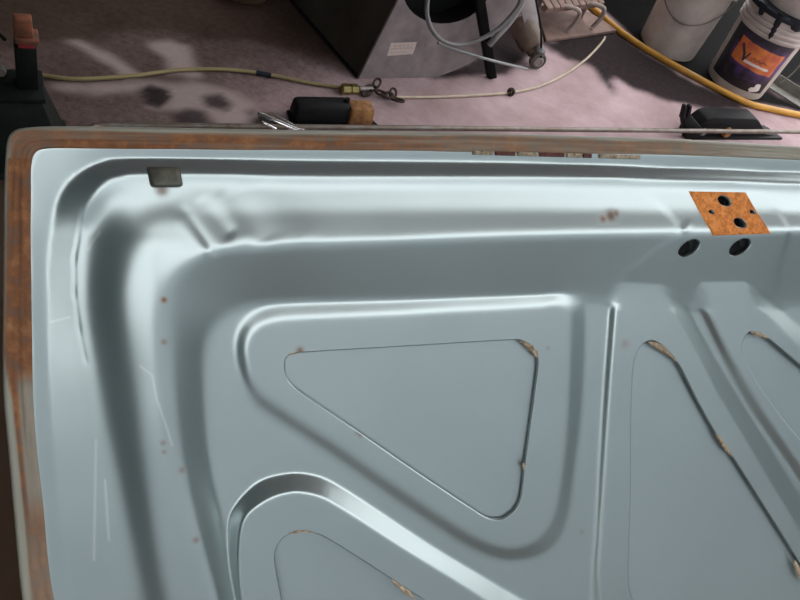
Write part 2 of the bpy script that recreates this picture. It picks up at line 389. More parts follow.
H2f = H2-0.0075*LW; H3f = H3-0.0067*LW; H4f = H4+0.0030*LW
K0 = [(98, 740), (57, 600), (46, 505), (40, 450), (36, 390), (34, 300), (33, 200), (34, 165), (40, 152), (60, 149.5), (105, 150), (260, 151.5), (400, 152), (520, 154), (660, 156), (800, 161), (1100, 174)]
S0 = kfield(K0, 0.0)+0.004
low = upsample(0.0022*(1+0.25*LW)*(1-seg(S0, S1))*sstep(-0.004, 0.0, S0)-0.0008*(S0 <= -0.004)+H2f*seg(S1, S2))
low = blur(low, 0.0017)
hi = upsample((H3f-H2f)*seg(S2, S3)+(H4f-H3f)*seg(S3, S4)+(H5-H4f)*seg(S4, S5)-(H5-0.0+0.0)*seg(S5, S6)) - H2*0
LWf = upsample(LW); hi = blur(hi, 0.0042)*(1-LWf)+blur(hi, 0.0085)*LWf
# where the wall has come down the bead height is gone as well
low = low*1.0
drop = upsample(seg(S5, S6)); 
hi -= 0.0*drop
HF = low + hi - (H2-0.0)*0.0
# (H5 on the crest already contains H2: remove it from the drop)
HF = low + hi
flo = HF[(vv > 0.10)][:, us > 0.1].min()
# pads around the openings
PH = 0.0065
def bboxmask(poly, m=0.03):
    return (us > poly[:, 0].min()-m) & (us < poly[:, 0].max()+m), (vv > poly[:, 1].min()-m) & (vv < poly[:, 1].max()+m)
PADS = np.zeros_like(HF)
def pad(top, base, h=PH, sig=0.0016):
    global PADS
    t = catmull(luv(top, h), 4, True); b_ = catmull(luv(base, 0), 4, True)
    mu, mv = bboxmask(b_); sub = np.ix_(mv, mu)
    a = sdf_poly(GU[sub], GV[sub], b_); c = sdf_poly(GU[sub], GV[sub], t)
    Z = np.zeros_like(HF); Z[sub] = h*seg(a, np.minimum(c, a-1e-4)); PADS = np.maximum(PADS, blur(Z, sig))
pad([(245, 352), (248, 338), (257, 328), (270, 322), (292, 319), (400, 314), (540, 307), (558, 305), (569, 314), (568, 400), (562, 470), (556, 508), (547, 529), (532, 543), (506, 548), (471, 534), (402, 489), (333, 441), (264, 395), (250, 376)],
    [(236, 352), (238, 330), (249, 314), (268, 305), (292, 302), (400, 298), (540, 291), (572, 289), (586, 302), (583, 400), (575, 470), (568, 515), (556, 543), (535, 557), (503, 560), (466, 546), (396, 501), (326, 452), (256, 406), (243, 382)], 0.0056, 0.0034)
pad([(262, 720), (241, 600), (238, 560), (240, 531), (246, 515), (260, 504), (279, 495), (299, 492), (327, 500), (400, 547), (487, 601), (620, 690), (640, 760), (300, 780)],
    [(246, 720), (229, 600), (225, 560), (229, 520), (240, 500), (258, 482), (278, 475), (302, 473), (327, 479), (366, 502), (436, 548), (506, 590), (660, 685), (690, 800), (280, 800)], 0.0145, 0.0012)
pad([(618, 300), (624, 268), (645, 266), (655, 270), (670, 304), (700, 358), (719, 395), (800, 530), (850, 615), (840, 690), (720, 720), (615, 640), (600, 592), (602, 530), (610, 400)],
    [(609, 300), (613, 262), (640, 258), (660, 262), (684, 300), (712, 352), (735, 392), (816, 522), (880, 620), (880, 740), (720, 760), (588, 660), (590, 600), (594, 530), (602, 400)], 0.0072, 0.0013)
pad([(712, 318), (758, 400), (800, 463), (850, 540), (930, 560), (930, 470), (800, 349), (762, 310), (735, 270), (700, 270)],
    [(690, 290), (737, 390), (800, 483), (845, 556), (960, 580), (960, 440), (800, 326), (770, 296), (750, 262), (684, 262)], 0.0085, 0.0015)
HF = np.maximum(HF, PADS); HF = blur(HF, 0.0012)
soft_ = upsample(sstep(-0.030, -0.014, S6)*(1-sstep(0.0, 0.010, S6)))*sstep(0.18, 0.23, GU)
HF = HF*(1-soft_)+blur(HF, 0.0055)*soft_          # pressed panel: the wall runs out softly into the pads
# slightly raised block behind the latch plate
blk = catmull(luv([(655, 186), (672, 210), (684, 232), (660, 250), (634, 275), (618, 300), (700, 304), (787, 302), (789, 260), (793, 231), (782, 205), (770, 186)], 0.03), 3, True)
mu, mv = bboxmask(blk); sub = np.ix_(mv, mu); BL = np.zeros_like(HF)
BL[sub] = 0.0007*sstep(-0.006, 0.006, sdf_poly(GU[sub], GV[sub], blk))
BL *= upsample(seg(S3, S4)*(1-seg(S5, S6))); HF = HF+blur(BL, 0.0012)
def at_px(x, y, it=25):
    h = 0.02
    for _ in range(it):
        u, v = lid_uv(x, y, h); h = 0.6*h+0.4*hat(u, v)
    return lid_uv(x, y, h)
def hat(u, v, Z=None):
    Z = HF if Z is None else Z
    fu = np.clip((np.asarray(u)-us[0])/ST, 0, len(us)-1.001); fv = np.clip((np.asarray(v)-vv[0])/ST, 0, len(vv)-1.001)
    iu = fu.astype(int); iv = fv.astype(int); tu = fu-iu; tv = fv-iv
    return (Z[iv, iu]*(1-tu)+Z[iv, iu+1]*tu)*(1-tv)+(Z[iv+1, iu]*(1-tu)+Z[iv+1, iu+1]*tu)*tv
# dents in the corner of the shelf: creases given as pixel pairs, width and height
DENT = np.zeros_like(HF)
for (x0, y0, x1, y1, w, amp) in ((188, 214, 212, 250, 0.0032, -0.0016), (181, 222, 206, 251, 0.0040, 0.0012), (206, 204, 228, 232, 0.006, -0.0014), (240, 196, 262, 238, 0.010, -0.0014),
                                 (222, 200, 244, 236, 0.006, 0.0008), (268, 192, 300, 236, 0.012, 0.0007), (690, 222, 684, 231, 0.003, 0.0012), (128, 215, 110, 245, 0.010, 0.0008), (82, 212, 75, 256, 0.0014, -0.0005), (75, 256, 74.5, 292, 0.0014, -0.0005), (74.5, 292, 79, 328, 0.0014, -0.0005), (79, 328, 85, 358, 0.0014, -0.0005)):
    a, b_ = at_px(x0, y0), at_px(x1, y1); e = b_-a; L = np.linalg.norm(e)
    t = np.clip(((GU-a[0])*e[0]+(GV-a[1])*e[1])/L**2, -0.3, 1.3); dd = np.hypot(GU-a[0]-e[0]*t, GV-a[1]-e[1]*t)
    DENT += 0.55*amp*np.exp(-dd**2/(2*w*w))*(0.35+0.65*np.clip(t, 0, 1))*(1-sstep(1.0, 1.3, t))*sstep(-0.3, 0, t)
HF = HF+DENT
WAVE = 0.0006*(vnoise(GU, GV, 18, 5)-0.5)+0.0007*(vnoise(GU, GV, 9, 6)-0.5)
HF = HF+blur(WAVE, 0.008)

# rust specks and scratches
RU = np.zeros_like(HF); SC = np.zeros_like(HF)
for (x, y, rx, a) in ((611, 216, 0.006, 1.0), (603, 219, 0.004, 0.8), (616, 214, 0.004, 0.8), (300, 351, 0.004, 0.9), (361, 434, 0.0032, 1.0), (358, 432, 0.003, .8), (164, 300, 0.0028, 1), (164, 342, 0.003, 0.6), (163, 443, 0.003, 0.5), (164, 452, 0.0025, .5), (182, 470, 0.0035, 0.6), (196, 540, 0.0035, 0.6), (162, 190, 0.005, 0.45), (625, 344, 0.006, 0.35), (548, 348, 0.003, .35), (582, 532, .003, .35)):
    u, v = at_px(x, y); RU = np.maximum(RU, a*np.exp(-((GU-u)**2+(GV-v)**2)/(rx*rx)))
for pl in ([(140, 366), (152, 375), (157, 400), (166, 425), (172, 445)], [(51, 322), (70, 317)], [(100, 232), (92, 243), (88, 250)], [(70, 180), (74, 174)], [(105, 480), (109, 540)], [(96, 440), (94, 560)]):
    q = np.array([at_px(*p) for p in pl])
    for a, b_ in zip(q[:-1], q[1:]):
        e = b_-a; t = np.clip(((GU-a[0])*e[0]+(GV-a[1])*e[1])/(e@e), 0, 1); dd = np.hypot(GU-a[0]-e[0]*t, GV-a[1]-e[1]*t)
        SC = np.maximum(SC, 0.55*np.exp(-(dd/0.0011)**2))

RU[RU < 0.02] = 0; SC[SC < 0.02] = 0
# openings cut through the inner panel
HOLES = {}
tri1 = [(284, 362), (288, 355), (298, 352), (431, 344), (517, 339), (527, 342), (534, 348), (539, 360), (536, 390), (527, 456), (522, 497), (518, 507), (512, 514), (502, 520), (488, 519), (474, 511), (418, 474), (360, 434), (296, 390), (286, 378)]
tri2 = [(300, 690), (281, 600), (274, 560), (277, 545), (288, 534), (309, 531), (330, 539), (393, 579), (425, 600), (540, 676), (540, 700), (480, 712)]
tri3 = [(631, 400), (634, 360), (642, 344), (653, 340), (664, 346), (679, 363), (698, 400), (716, 432), (737, 462), (800, 562), (838, 622), (830, 650), (790, 650), (670, 640), (636, 606), (628, 582), (630, 495)]
tri4 = [(741, 350), (744, 338), (751, 331), (765, 335), (800, 364), (880, 432), (890, 460), (860, 476), (810, 450), (760, 388)]
for i, t in enumerate((tri1, tri2, tri3, tri4)):
    q = np.array([at_px(*p) for p in t]); HOLES['opening%d' % i] = catmull(q, 5, True)
def ell(cx, cy, a, b_, ang, n=28):
    c, s = math.cos(rad(ang)), math.sin(rad(ang)); o = []
    for k in range(n):
        t = 2*math.pi*k/n; x, y = a*math.cos(t), b_*math.sin(t); o.append((cx+x*c-y*s, cy+x*s+y*c))
    return o
for i, e in enumerate(((689, 248, 13, 7, -35), (740, 247, 13, 7, -35))):
    HOLES['wallhole%d' % i] = np.array([at_px(*p) for p in ell(*e)])
PLH = ((724, 201, 7.5, 5, 32), (739.6, 223, 7.2, 4.8, 32), (711, 212, 3.2, 2.2, 32), (752, 212, 3.2, 2.2, 32))
for i, e in enumerate(PLH): HOLES['platehole%d' % i] = np.array([at_px(*p) for p in ell(*e)])

# outline (matched outer / inner points of the rim)
RIM = [((44, 740), (98, 740)), ((21, 600), (57, 600)), ((12, 505), (46, 505)), ((7, 450), (40, 450)), ((2, 390), (36, 390)), ((2, 300), (34, 300)), ((3, 200), (33, 200)), ((4, 160), (33, 172)), ((6, 142), (34, 160)), ((9, 134), (36, 155)), ((16, 129), (40, 151.5)), ((28, 127), (48, 150)), ((50, 126), (60, 149.5)), ((100, 126), (105, 150)), ((260, 129), (260, 151.5)), ((400, 131), (400, 152)), ((520, 134), (520, 154)), ((660, 138), (660, 156)), ((800, 146), (800, 161)), ((1100, 160), (1100, 174))]
outer = catmull(luv([a for a, b_ in RIM], 0.004), 8); inner = catmull(luv([b_ for a, b_ in RIM], 0.0), 8)
keep = (outer[:, 0] < U1) & (outer[:, 1] < V1) & (inner[:, 1] < V1+.02)
outer, inner = outer[keep], inner[keep]
OUT = np.vstack([outer, [(U1, outer[-1][1]), (U1, V1), (outer[0][0], V1)]])
mid = outer*0.8+inner*0.2
CUT = np.vstack([mid, [(U1-0.004, mid[-1][1]), (U1-0.004, V1-0.004), (mid[0][0], V1-0.004)]])

def cut_grid(GUs, GVs, polys_out, poly_in, hfun, name, mat, parent, attrs=None, skirt=0.0, step=ST):
    gu, gv = GUs.copy(), GVs.copy(); kill = np.zeros(gu.shape, bool)
    tests = [(poly_in, 1)] + [(p, -1) for p in polys_out]
    sd = []
    for poly, sgn in tests:
        s = np.full(gu.shape, 1e3 if sgn < 0 else -1e3)
        if sgn > 0: sub = np.ix_(np.ones(gu.shape[0], bool), np.ones(gu.shape[1], bool))
        else:
            ul, vl = gu[0], gv[:, 0]
            mu = (GUs[0] > poly[:, 0].min()-0.006) & (GUs[0] < poly[:, 0].max()+0.006); mv = (GVs[:, 0] > poly[:, 1].min()-0.006) & (GVs[:, 0] < poly[:, 1].max()+0.006)
            sub = np.ix_(mv, mu)
        a, b2 = gu[sub], gv[sub]; s0 = sgn*sdf_poly(a, b2, poly)
        if s0.size:
            near = np.abs(s0) < 0.72*step; e = 1e-5
            dx = (sgn*sdf_poly(a[near]+e, b2[near], poly)-s0[near])/e; dy = (sgn*sdf_poly(a[near], b2[near]+e, poly)-s0[near])/e
            a[near] -= s0[near]*dx; b2[near] -= s0[near]*dy; gu[sub] = a; gv[sub] = b2
            s[sub] = np.where(near, 0, s0)
        sd.append(s)
    bad = np.zeros((gu.shape[0]-1, gu.shape[1]-1), bool)
    for s in sd:
        m4 = np.stack([s[:-1, :-1], s[:-1, 1:], s[1:, 1:], s[1:, :-1]]); bad |= (m4.min(0) < 0) | (np.abs(m4).max(0) == 0) & False
        bad |= (m4.max(0) <= 0)
    n0, n1 = gu.shape; idx = np.arange(n0*n1).reshape(n0, n1)
    fc = np.stack([idx[:-1, :-1], idx[1:, :-1], idx[1:, 1:], idx[:-1, 1:]], -1)[~bad]
    used = np.zeros(n0*n1, bool); used[fc.ravel()] = True; rem = np.cumsum(used)-1
    fu, fv = gu.ravel()[used], gv.ravel()[used]; P = lidw(fu, fv, hfun(fu, fv)); fc = rem[fc]
    A = {k_: hat(fu, fv, z) for k_, z in (attrs or {}).items()}
    if skirt:
        add = []; af = []; base = len(P)
        for p in polys_out:
            if len(p) < 3: continue
            seglen = np.linalg.norm(np.roll(p, -1, 0)-p, axis=1); pts = []
            for i in range(len(p)):
                n_ = max(1, int(seglen[i]/0.003))
                for j in range(n_): pts.append(p[i]+(p[(i+1) % len(p)]-p[i])*j/n_)
            pts = np.array(pts); pts = pts[(pts[:, 0] < U1-.01) & (pts[:, 1] < V1-.01)]
            if len(pts) < 4: continue
            h = hfun(pts[:, 0], pts[:, 1]); n_ = len(pts); o = base+sum(len(x) for x in add)
            cen = pts.mean(0); tn = np.roll(pts, -1, 0)-np.roll(pts, 1, 0); nn = np.stack([tn[:, 1], -tn[:, 0]], 1); nn /= np.linalg.norm(nn, axis=1)[:, None]+1e-12
            if np.sum(nn*(cen-pts)) < 0: nn = -nn
            rows = [(0, 0.0001), (0.0006, -0.0002), (0.0010, -0.0008), (0.0010, -skirt)]
            for (ins, dh) in rows: q = pts+nn*ins; add.append(lidw(q[:, 0], q[:, 1], h+dh))
            for r_ in range(3):
                for i in range(n_):
                    j = (i+1) % n_
                    if np.linalg.norm(pts[j]-pts[i]) > 0.02: continue
                    af.append((o+r_*n_+i, o+r_*n_+j, o+(r_+1)*n_+j, o+(r_+1)*n_+i))
        if add:
            ad = np.vstack(add); P = np.vstack([P, ad]); 
            for k_ in A: A[k_] = np.concatenate([A[k_], np.zeros(len(ad))])
            fc = fc.tolist()+af
    else: fc = fc.tolist()
    return obj(name, P, fc, mat, parent, smooth=True, attrs=A or None)

lid = empty('car_lid', lidw(0.12, V1, -0.006), 'silver-blue metallic car boot lid seen from its ribbed inner side, rusty rim', 'car lid')
panel = cut_grid(GU, GV, list(HOLES.values()), CUT, hat, 'inner_panel', M['paint'], lid, {'rust': RU, 'scratch': SC}, skirt=0.004)

# outer skin under it, with its own thickness
cs = 0.006
SU, SV = np.meshgrid(np.arange(-0.43, U1+cs, cs), np.arange(-0.205, V1+cs, cs))
SKIN_H = -0.0015
skin = cut_grid(SU, SV, [], OUT, lambda u, v: np.full(np.shape(u), SKIN_H), 'outer_skin', M['skin'], lid, step=cs)
back = cut_grid(SU, SV, [], OUT, lambda u, v: -0.010-0.0*np.asarray(u), 'outer_face', M['skin'], lid, step=cs)

# rim: folded hem with the rusted seam
T = np.array([0, 0.0, 0.03, 0.09, 0.17, 0.24, 0.29, 0.36, 0.44, 0.52, 0.60, 0.68, 0.76, 0.84, 0.91, 0.96, 1.0])
Hh = np.array([-0.010, -0.001, 0.0022, 0.0042, 0.0046, 0.0040, 0.0030, 0.0034, 0.0036, 0.0036, 0.0036, 0.0036, 0.0035, 0.0034, 0.0028, 0.0012, -0.0008])
# resample the rim finely
def resamp(c, n):
    s = np.concatenate([[0], np.cumsum(np.linalg.norm(np.diff(outer, axis=0), axis=1))]); q = np.linspace(0, s[-1], n)
    return np.stack([np.interp(q, s, c[:, 0]), np.interp(q, s, c[:, 1])], 1)
NR = 620
ro, ri = resamp(outer, NR), resamp(inner, NR)
rv = []; rr_ = []; rs_ = []
su = np.arange(NR)*0.0023
for j in range(len(T)):
    p = ro*(1-T[j])+ri*T[j]; h = np.full(NR, Hh[j])
    if 0.28 < T[j] < 0.9: h = h+0.0022*(vnoise(su, np.full(NR, T[j]*9+20), 22, 8)-0.45)+0.0012*(vnoise(su, np.full(NR, T[j]*22+3), 90, 9)-0.5)
    if abs(T[j]-0.52) < 0.05: h = h-0.0022*sstep(0.45, 0.6, vnoise(su, np.full(NR, 31.), 9, 21))
    if 0 < T[j] < 0.28: h = h+0.0010*(vnoise(su, np.full(NR, 4.), 14, 10)-0.5)
    rv.append(lidw(p[:, 0], p[:, 1], h))
    # rust amount from the place on the rim: left side / top side
    left = sstep(-0.135, -0.150, p[:, 1])*0+ (p[:, 1] > -0.150).astype(float)
    yy = p[:, 1]; xx = p[:, 0]; t = T[j]
    e1 = 0.10+0.20*sstep(0.03, 0.09, yy)+ 0.10*(vnoise(su, np.full(NR, 3.), 16, 11)-0.5)
    band = sstep(e1-0.06, e1+0.04, np.full(NR, t))
    L = band*1.0
    low_ = sstep(0.045, 0.075, yy)*(1-sstep(0.17, 0.22, yy))          # worn grey patch down the left side
    L = L*(1-low_*sstep(0.42, 0.50, np.full(NR, t))*0.75)
    L = L*(1-0.35*sstep(0.17, 0.25, yy))
    vlow = sstep(-0.10, -0.07, yy)*(1-sstep(0.02, 0.04, yy))
    L = np.maximum(L, 0.75*vlow*sstep(0.02, 0.1, np.full(NR, t))*vnoise(su, np.full(NR, t*5), 12, 12))
    e2 = 0.20+0.16*(vnoise(su, np.full(NR, 7.), 18, 13)-0.5)
    Tt = sstep(e2-0.10, e2+0.06, np.full(NR, t))*(1-0.4*sstep(0.86, 0.98, np.full(NR, t))*sstep(-0.25, -0.15, xx))
    Tt = Tt*(1-0.30*sstep(-0.05, 0.1, xx)-0.0)*(1-0.75*sstep(0.30, 0.46, xx)); Tt = Tt*(0.6+0.6*vnoise(su, np.full(NR, t*4), 20, 14))
    rr_.append(np.clip(np.where(left > 0.5, L, Tt), 0, 1)); rs_.append(np.zeros(NR))
P = np.vstack(rv); fc = []
for j in range(len(T)-1):
    for i in range(NR-1): fc.append((j*NR+i, j*NR+i+1, (j+1)*NR+i+1, (j+1)*NR+i))
obj('hem_flange', P, fc, M['hem'], lid, smooth=True, attrs={'rust': np.concatenate(rr_), 'scratch': np.concatenate(rs_)})
# plain edges at the far right and bottom ends of the lid
def strip(a, b_, name):
    h0, h1 = -0.010, 0.045
    a, b_ = np.array(a), np.array(b_); n_ = 200; q = a[None]+(b_-a)[None]*np.linspace(0, 1, n_)[:, None]
    top = np.maximum(hat(q[:, 0], q[:, 1]), 0)+0.001
    V_ = np.vstack([lidw(q[:, 0], q[:, 1], np.full(n_, h0)), lidw(q[:, 0], q[:, 1], top)])
    obj(name, V_, [(i, i+1, n_+i+1, n_+i) for i in range(n_-1)], M['skin'], lid, smooth=True)
strip((U1-0.004, outer[-1][1]), (U1-0.004, V1-0.004), 'side_edge'); strip((U1-0.004, V1-0.004), (mid[0][0], V1-0.004), 'lower_edge')

# rusty latch plate lying on the shelf
def patch(name, quad, mat, parent, lift, n=(46, 40), holes=(), thick=0.0012):
    q = [at_px(*p) for p in quad]; a = np.linspace(0, 1, n[0]); b_ = np.linspace(0, 1, n[1]); A, B = np.meshgrid(a, b_)
    W = lambda k: (q[0][k]*(1-A)+q[1][k]*A)*(1-B)+(q[3][k]*(1-A)+q[2][k]*A)*B
    u, v = W(0), W(1)
    cell = max(np.hypot(u[0, 1]-u[0, 0], v[0, 1]-v[0, 0]), np.hypot(u[1, 0]-u[0, 0], v[1, 0]-v[0, 0]))
    bad = np.zeros((n[1]-1, n[0]-1), bool)
    for p in holes:
        s = -sdf_poly(u, v, p); near = np.abs(s) < 0.7*cell; e = 1e-5
        dx = (-sdf_poly(u[near]+e, v[near], p)-s[near])/e; dy = (-sdf_poly(u[near], v[near]+e, p)-s[near])/e
        u[near] -= s[near]*dx; v[near] -= s[near]*dy; s[near] = 0
        m4 = np.stack([s[:-1, :-1], s[:-1, 1:], s[1:, 1:], s[1:, :-1]]); bad |= (m4.min(0) < 0) | (m4.max(0) <= 0)
    edge = np.minimum(np.minimum(A, 1-A), np.minimum(B, 1-B)); lf = np.where(edge < 1e-6, -0.0005, lift)
    Pq = lidw(u, v, hat(u, v)+lf).reshape(-1, 3); idx = np.arange(u.size).reshape(u.shape)
    fcs = np.stack([idx[:-1, :-1], idx[1:, :-1], idx[1:, 1:], idx[:-1, 1:]], -1)[~bad]
    return obj(name, Pq, fcs.tolist(), mat, parent, smooth=True)
tag(patch('latch_plate', [(688, 191), (746, 192), (771, 234), (712, 236)], M['rust'], lid, 0.0012, holes=[HOLES['platehole%d' % i] for i in range(4)]), 'bright orange rusty latch plate with bolt holes')
# dark backing plate seen through the latch holes
for i, e in enumerate(((689, 248), (740, 247), (724, 201), (739.6, 223), (711, 212), (752, 212))):
    u, v = at_px(*e); h = float(hat(u, v)); c = lidw(u, v, h-0.012)
    V_, Fc = lathe_geo(c, [(0.0, 0.0), (0.010, 0.0), (0.010, -0.002), (0, -0.002)], LN, 16)
    obj('captive_nut', V_, Fc, M['black'], lid, smooth=True, auto=40)
# rubber stop
def lump(name, quad, mat, parent, h0, bevel=0.002, inset=0.9):
    q = [at_px(*p) for p in quad]; c = sum(q)/4
    b_ = [lidw(a[0], a[1], float(hat(a[0], a[1]))-0.002) for a in q]; t = [lidw(*(c+(a-c)*inset), float(hat(a[0], a[1]))+h0) for a in q]
    V_, Fc = hexa(b_, t); return obj(name, V_, Fc, mat, parent, bevel=bevel, smooth=True, auto=50)
rb = tag(lump('rubber_stop', [(145, 166), (181, 167), (184, 187), (150, 188)], M['rubber'], lid, 0.013, 0.003, 0.82), 'small dark rubber bump stop')
# torn sealer at the edges of the openings
def chips(pts, w, n=5):
    q = np.array([at_px(*p) for p in pts]); c = catmull(q, 4); V_ = []; Fc = []
    for i, p in enumerate(c):
        t = i/(len(c)-1); ww = w*(math.sin(math.pi*min(max(t, 0.04), 0.96))**0.6)*(0.7+0.6*random.random())
        tn = c[min(i+1, len(c)-1)]-c[max(i-1, 0)]; nn = np.array([tn[1], -tn[0]]); nn /= np.linalg.norm(nn)
        h = max(float(hat(*p)), 0.0055)
        for k, (s_, dh) in enumerate(((-1, -0.0006), (-0.5, 0.0012), (0.1, 0.0006+0.0012*random.random()), (0.6, 0.0014*random.random()), (1, -0.0008))):
            x = p+nn*ww*s_; V_.append(lidw(x[0], x[1], h+dh))
        if i:
            for k in range(4): Fc.append(((i-1)*5+k, (i-1)*5+k+1, i*5+k+1, i*5+k))
    obj('torn_sealer', V_, Fc, M['chip'], lid, smooth=False)
chips([(520, 341), (528, 345), (534, 351), (538, 358)], 0.0042)
chips([(523, 462), (524, 470)], 0.002); chips([(648, 342), (658, 346), (668, 353), (676, 361)], 0.0036)
chips([(716, 434), (723, 443), (731, 455)], 0.0036); chips([(392, 580), (402, 588), (415, 599)], 0.0036)
chips([(794, 560), (800, 574), (804, 584)], 0.0036); chips([(750, 332), (759, 334), (768, 338)], 0.0030); chips([(289, 534), (300, 531), (312, 532)], 0.0016)
chips([(288, 355), (300, 352)], 0.0010)

# remains of seam sealer along the top rim: tan and dark red pieces
M['darkred'] = simple('dark_red_rust', (0.13, 0.04, 0.03), 0.8, 0, 0.5, 120, 0.4)
for (xa, xb, mt) in ((472, 493, 'chip'), (494.5, 515, 'darkred'), (517, 537, 'chip'), (538.5, 564, 'darkred'), (566, 581, 'chip'), (582.5, 591, 'darkred'), (598, 640, 'chip')):
    y0 = 150.5+(xa-472)*0.028; y1 = 150.5+(xb-472)*0.028
    lump('sealer_piece', [(xa, y0), (xb, y1), (xb, y1+4.2), (xa, y0+4.2)], M[mt], lid, 0.0030, 0.0006, 0.96)
# steel trestle that carries the lid, hidden behind it
st = empty('lid_stand', (*(LO[:2]), 0), 'steel tube trestle carrying the silver lid from behind', 'stand')
ends = []
for v_ in (0.05, 0.38):
    a = lidw(-0.22, v_, -0.026); b_ = lidw(0.42, v_, -0.026)
    tube('bar', [a, a*0.5+b_*0.5, b_], 0.0155, M['steel'], st); ends += [a, b_]
for e in ends:
    g = np.array([e[0], e[1], 0.0]); tube('leg', [g, (g+e)/2, e], 0.014, M['steel'], st)

# ------------------------------------------------------------------ things on the floor behind the lid
UPV = np.array([0, 0, 1.0])
def flpath(pts, z, n=6): return catmull([fl(x, y, z) for x, y in pts], n)
# jack stand at the left
jb = fl(22, 150); jx = fl(42, 150)-fl(2, 150); jx[2] = 0; jx /= np.linalg.norm(jx); jy = np.cross(UPV, jx)
js = empty('jack_stand', jb, 'dark green-black jack stand with worn orange saddle at left edge', 'jack stand')
def ringbox(name, s0, z0, s1, z1, mat):
    c = jb+UPV*z0
    return box(name, c, jx, jy, UPV, s0, s0, z1-z0, mat, js, 0.004, (s1/s0, s1/s0))
ringbox('base', 0.205, 0.012, 0.105, 0.185, M['jackgreen'])
ringbox('foot_flange', 0.225, 0.0, 0.215, 0.014, M['jackgreen']); ringbox('top_plate', 0.118, 0.183, 0.118, 0.197, M['jackgreen'])
box('column', jb+UPV*0.195+jx*0.024, jx, jy, UPV, 0.046, 0.046, 0.110, M['jackgreen'], js, 0.004)
box('ratchet_bar', jb+UPV*0.195+jx*0.026, jx, jy, UPV, 0.030, 0.030, 0.15, M['black'], js, 0.003)
box('collar', jb+UPV*0.296+jx*0.026, jx, jy, UPV, 0.034, 0.040, 0.022, M['redpaint'], js, 0.003)
sd_ = jb+UPV*0.316+jx*0.028
box('saddle', sd_, jx, jy, UPV, 0.050, 0.05, 0.012, M['orangepaint'], js, 0.003)
box('saddle_prong', sd_+UPV*0.012-jx*0.005, jx, jy, UPV, 0.038, 0.034, 0.042, M['orangepaint'], js, 0.003, (0.95, 0.9))
tube('lever', catmull([jb+UPV*0.215-jx*0.02, jb+UPV*0.225-jx*0.052, jb+UPV*0.262-jx*0.055, jb+UPV*0.275-jx*0.03], 5), 0.009, M['jackgreen'], js)
tube('pawl_pin', [jb+UPV*0.31-jx*0.015, jb+UPV*0.33-jx*0.03, jb+UPV*0.352-jx*0.05], 0.004, M['jackgreen'], js)
lathe('lever_pivot', jb+UPV*0.25-jx*0.03-jy*0.03, [(0.0001, 0.008), (0.010, 0.008), (0.012, 0.0), (0.012, -0.01)], M['wire'], js, -jy, 14)

# olive air hose with its coupling
ah = empty('air_hose', fl(200, 72, 0), 'thin olive-yellow air hose with brass coupling lying behind the lid', 'hose')
tube('hose', flpath([(-40, 66), (0, 70), (40, 75), (75, 79), (130, 76), (180, 70), (225, 69.5), (265, 74), (310, 83), (345, 88)], 0.008, 8), 0.0062, M['airhose'], ah)
tube('tape_band', flpath([(256, 72.5), (264, 74), (271, 75.5)], 0.008, 3), 0.0085, M['tape'], ah)
c0 = fl(341, 89, 0.016); c1 = fl(359, 89, 0.016); ca = (c1-c0); cl_ = np.linalg.norm(ca)
lathe('coupling', c0, [(0.0001, 0), (0.012, 0), (0.018, 0.004), (0.018, cl_*0.45), (0.014, cl_*0.5), (0.017, cl_*0.55), (0.017, cl_*0.9), (0.008, cl_)], M['brass'], ah, ca, 6, auto=30, caps=(True, True))
c2 = fl(372, 89, 0.014); tube('plug', [c1, (c1+c2)/2, c2], 0.010, M['wire'], ah)
# hooked pieces of the coupler chain
ch = empty('coupler_chain', fl(380, 92, 0), 'tangle of small dark chain links between two hoses', 'chain')
def link(c, a, ang, r1, r2, r):
    x = R_*math.cos(ang)+U_*math.sin(ang); x[2] *= 0.3; x /= np.linalg.norm(x); z = np.array([0.2*math.cos(a), 0.2*math.sin(a), 1]); z /= np.linalg.norm(z)
    y = np.cross(z, x); y /= np.linalg.norm(y)
    p = [c+x*r1*math.cos(t)+y*r2*math.sin(t) for t in np.linspace(0, 2*math.pi, 17)]
    tube('link', p, r, M['rustdark'], ch, 6)
M['rustdark'] = simple('dark_rusty_chain', (0.075, 0.055, 0.045), 0.6, 0.4, 0.5, 60)
for i, (x, y, an) in enumerate(((371, 88, 0.2), (377, 83, 1.2), (381, 93, -0.4), (387, 95, 0.3), (393, 93, 1.3), (398, 100, -0.1), (367, 93, 0.8))):
    link(fl(x, y, 0.012+0.004*(i % 3)), i*1.7, an, 0.020, 0.011, 0.0042)
# cream cord to the right
cd = empty('cream_cord', fl(500, 92, 0), 'thin cream cord curving over the pink floor with a knot', 'cord')
tube('cord', flpath([(396, 97), (430, 97), (470, 95.5), (511, 92.5), (540, 86), (565, 74), (585, 60), (598, 47), (604, 39.5), (605, 37)], 0.006, 8), 0.0048, M['cord'], cd)
kc = fl(511, 92, 0.012)
for k_ in range(3):
    a = 2.1*k_; ax = np.array([math.cos(a), math.sin(a), 0.5]); x_, y_, z_ = frame(ax)
    tube('knot', [kc+0.012*(x_*math.cos(t)+y_*math.sin(t)) for t in np.linspace(0, 2*math.pi, 13)], 0.0045, M['rustdark'], cd, 6)

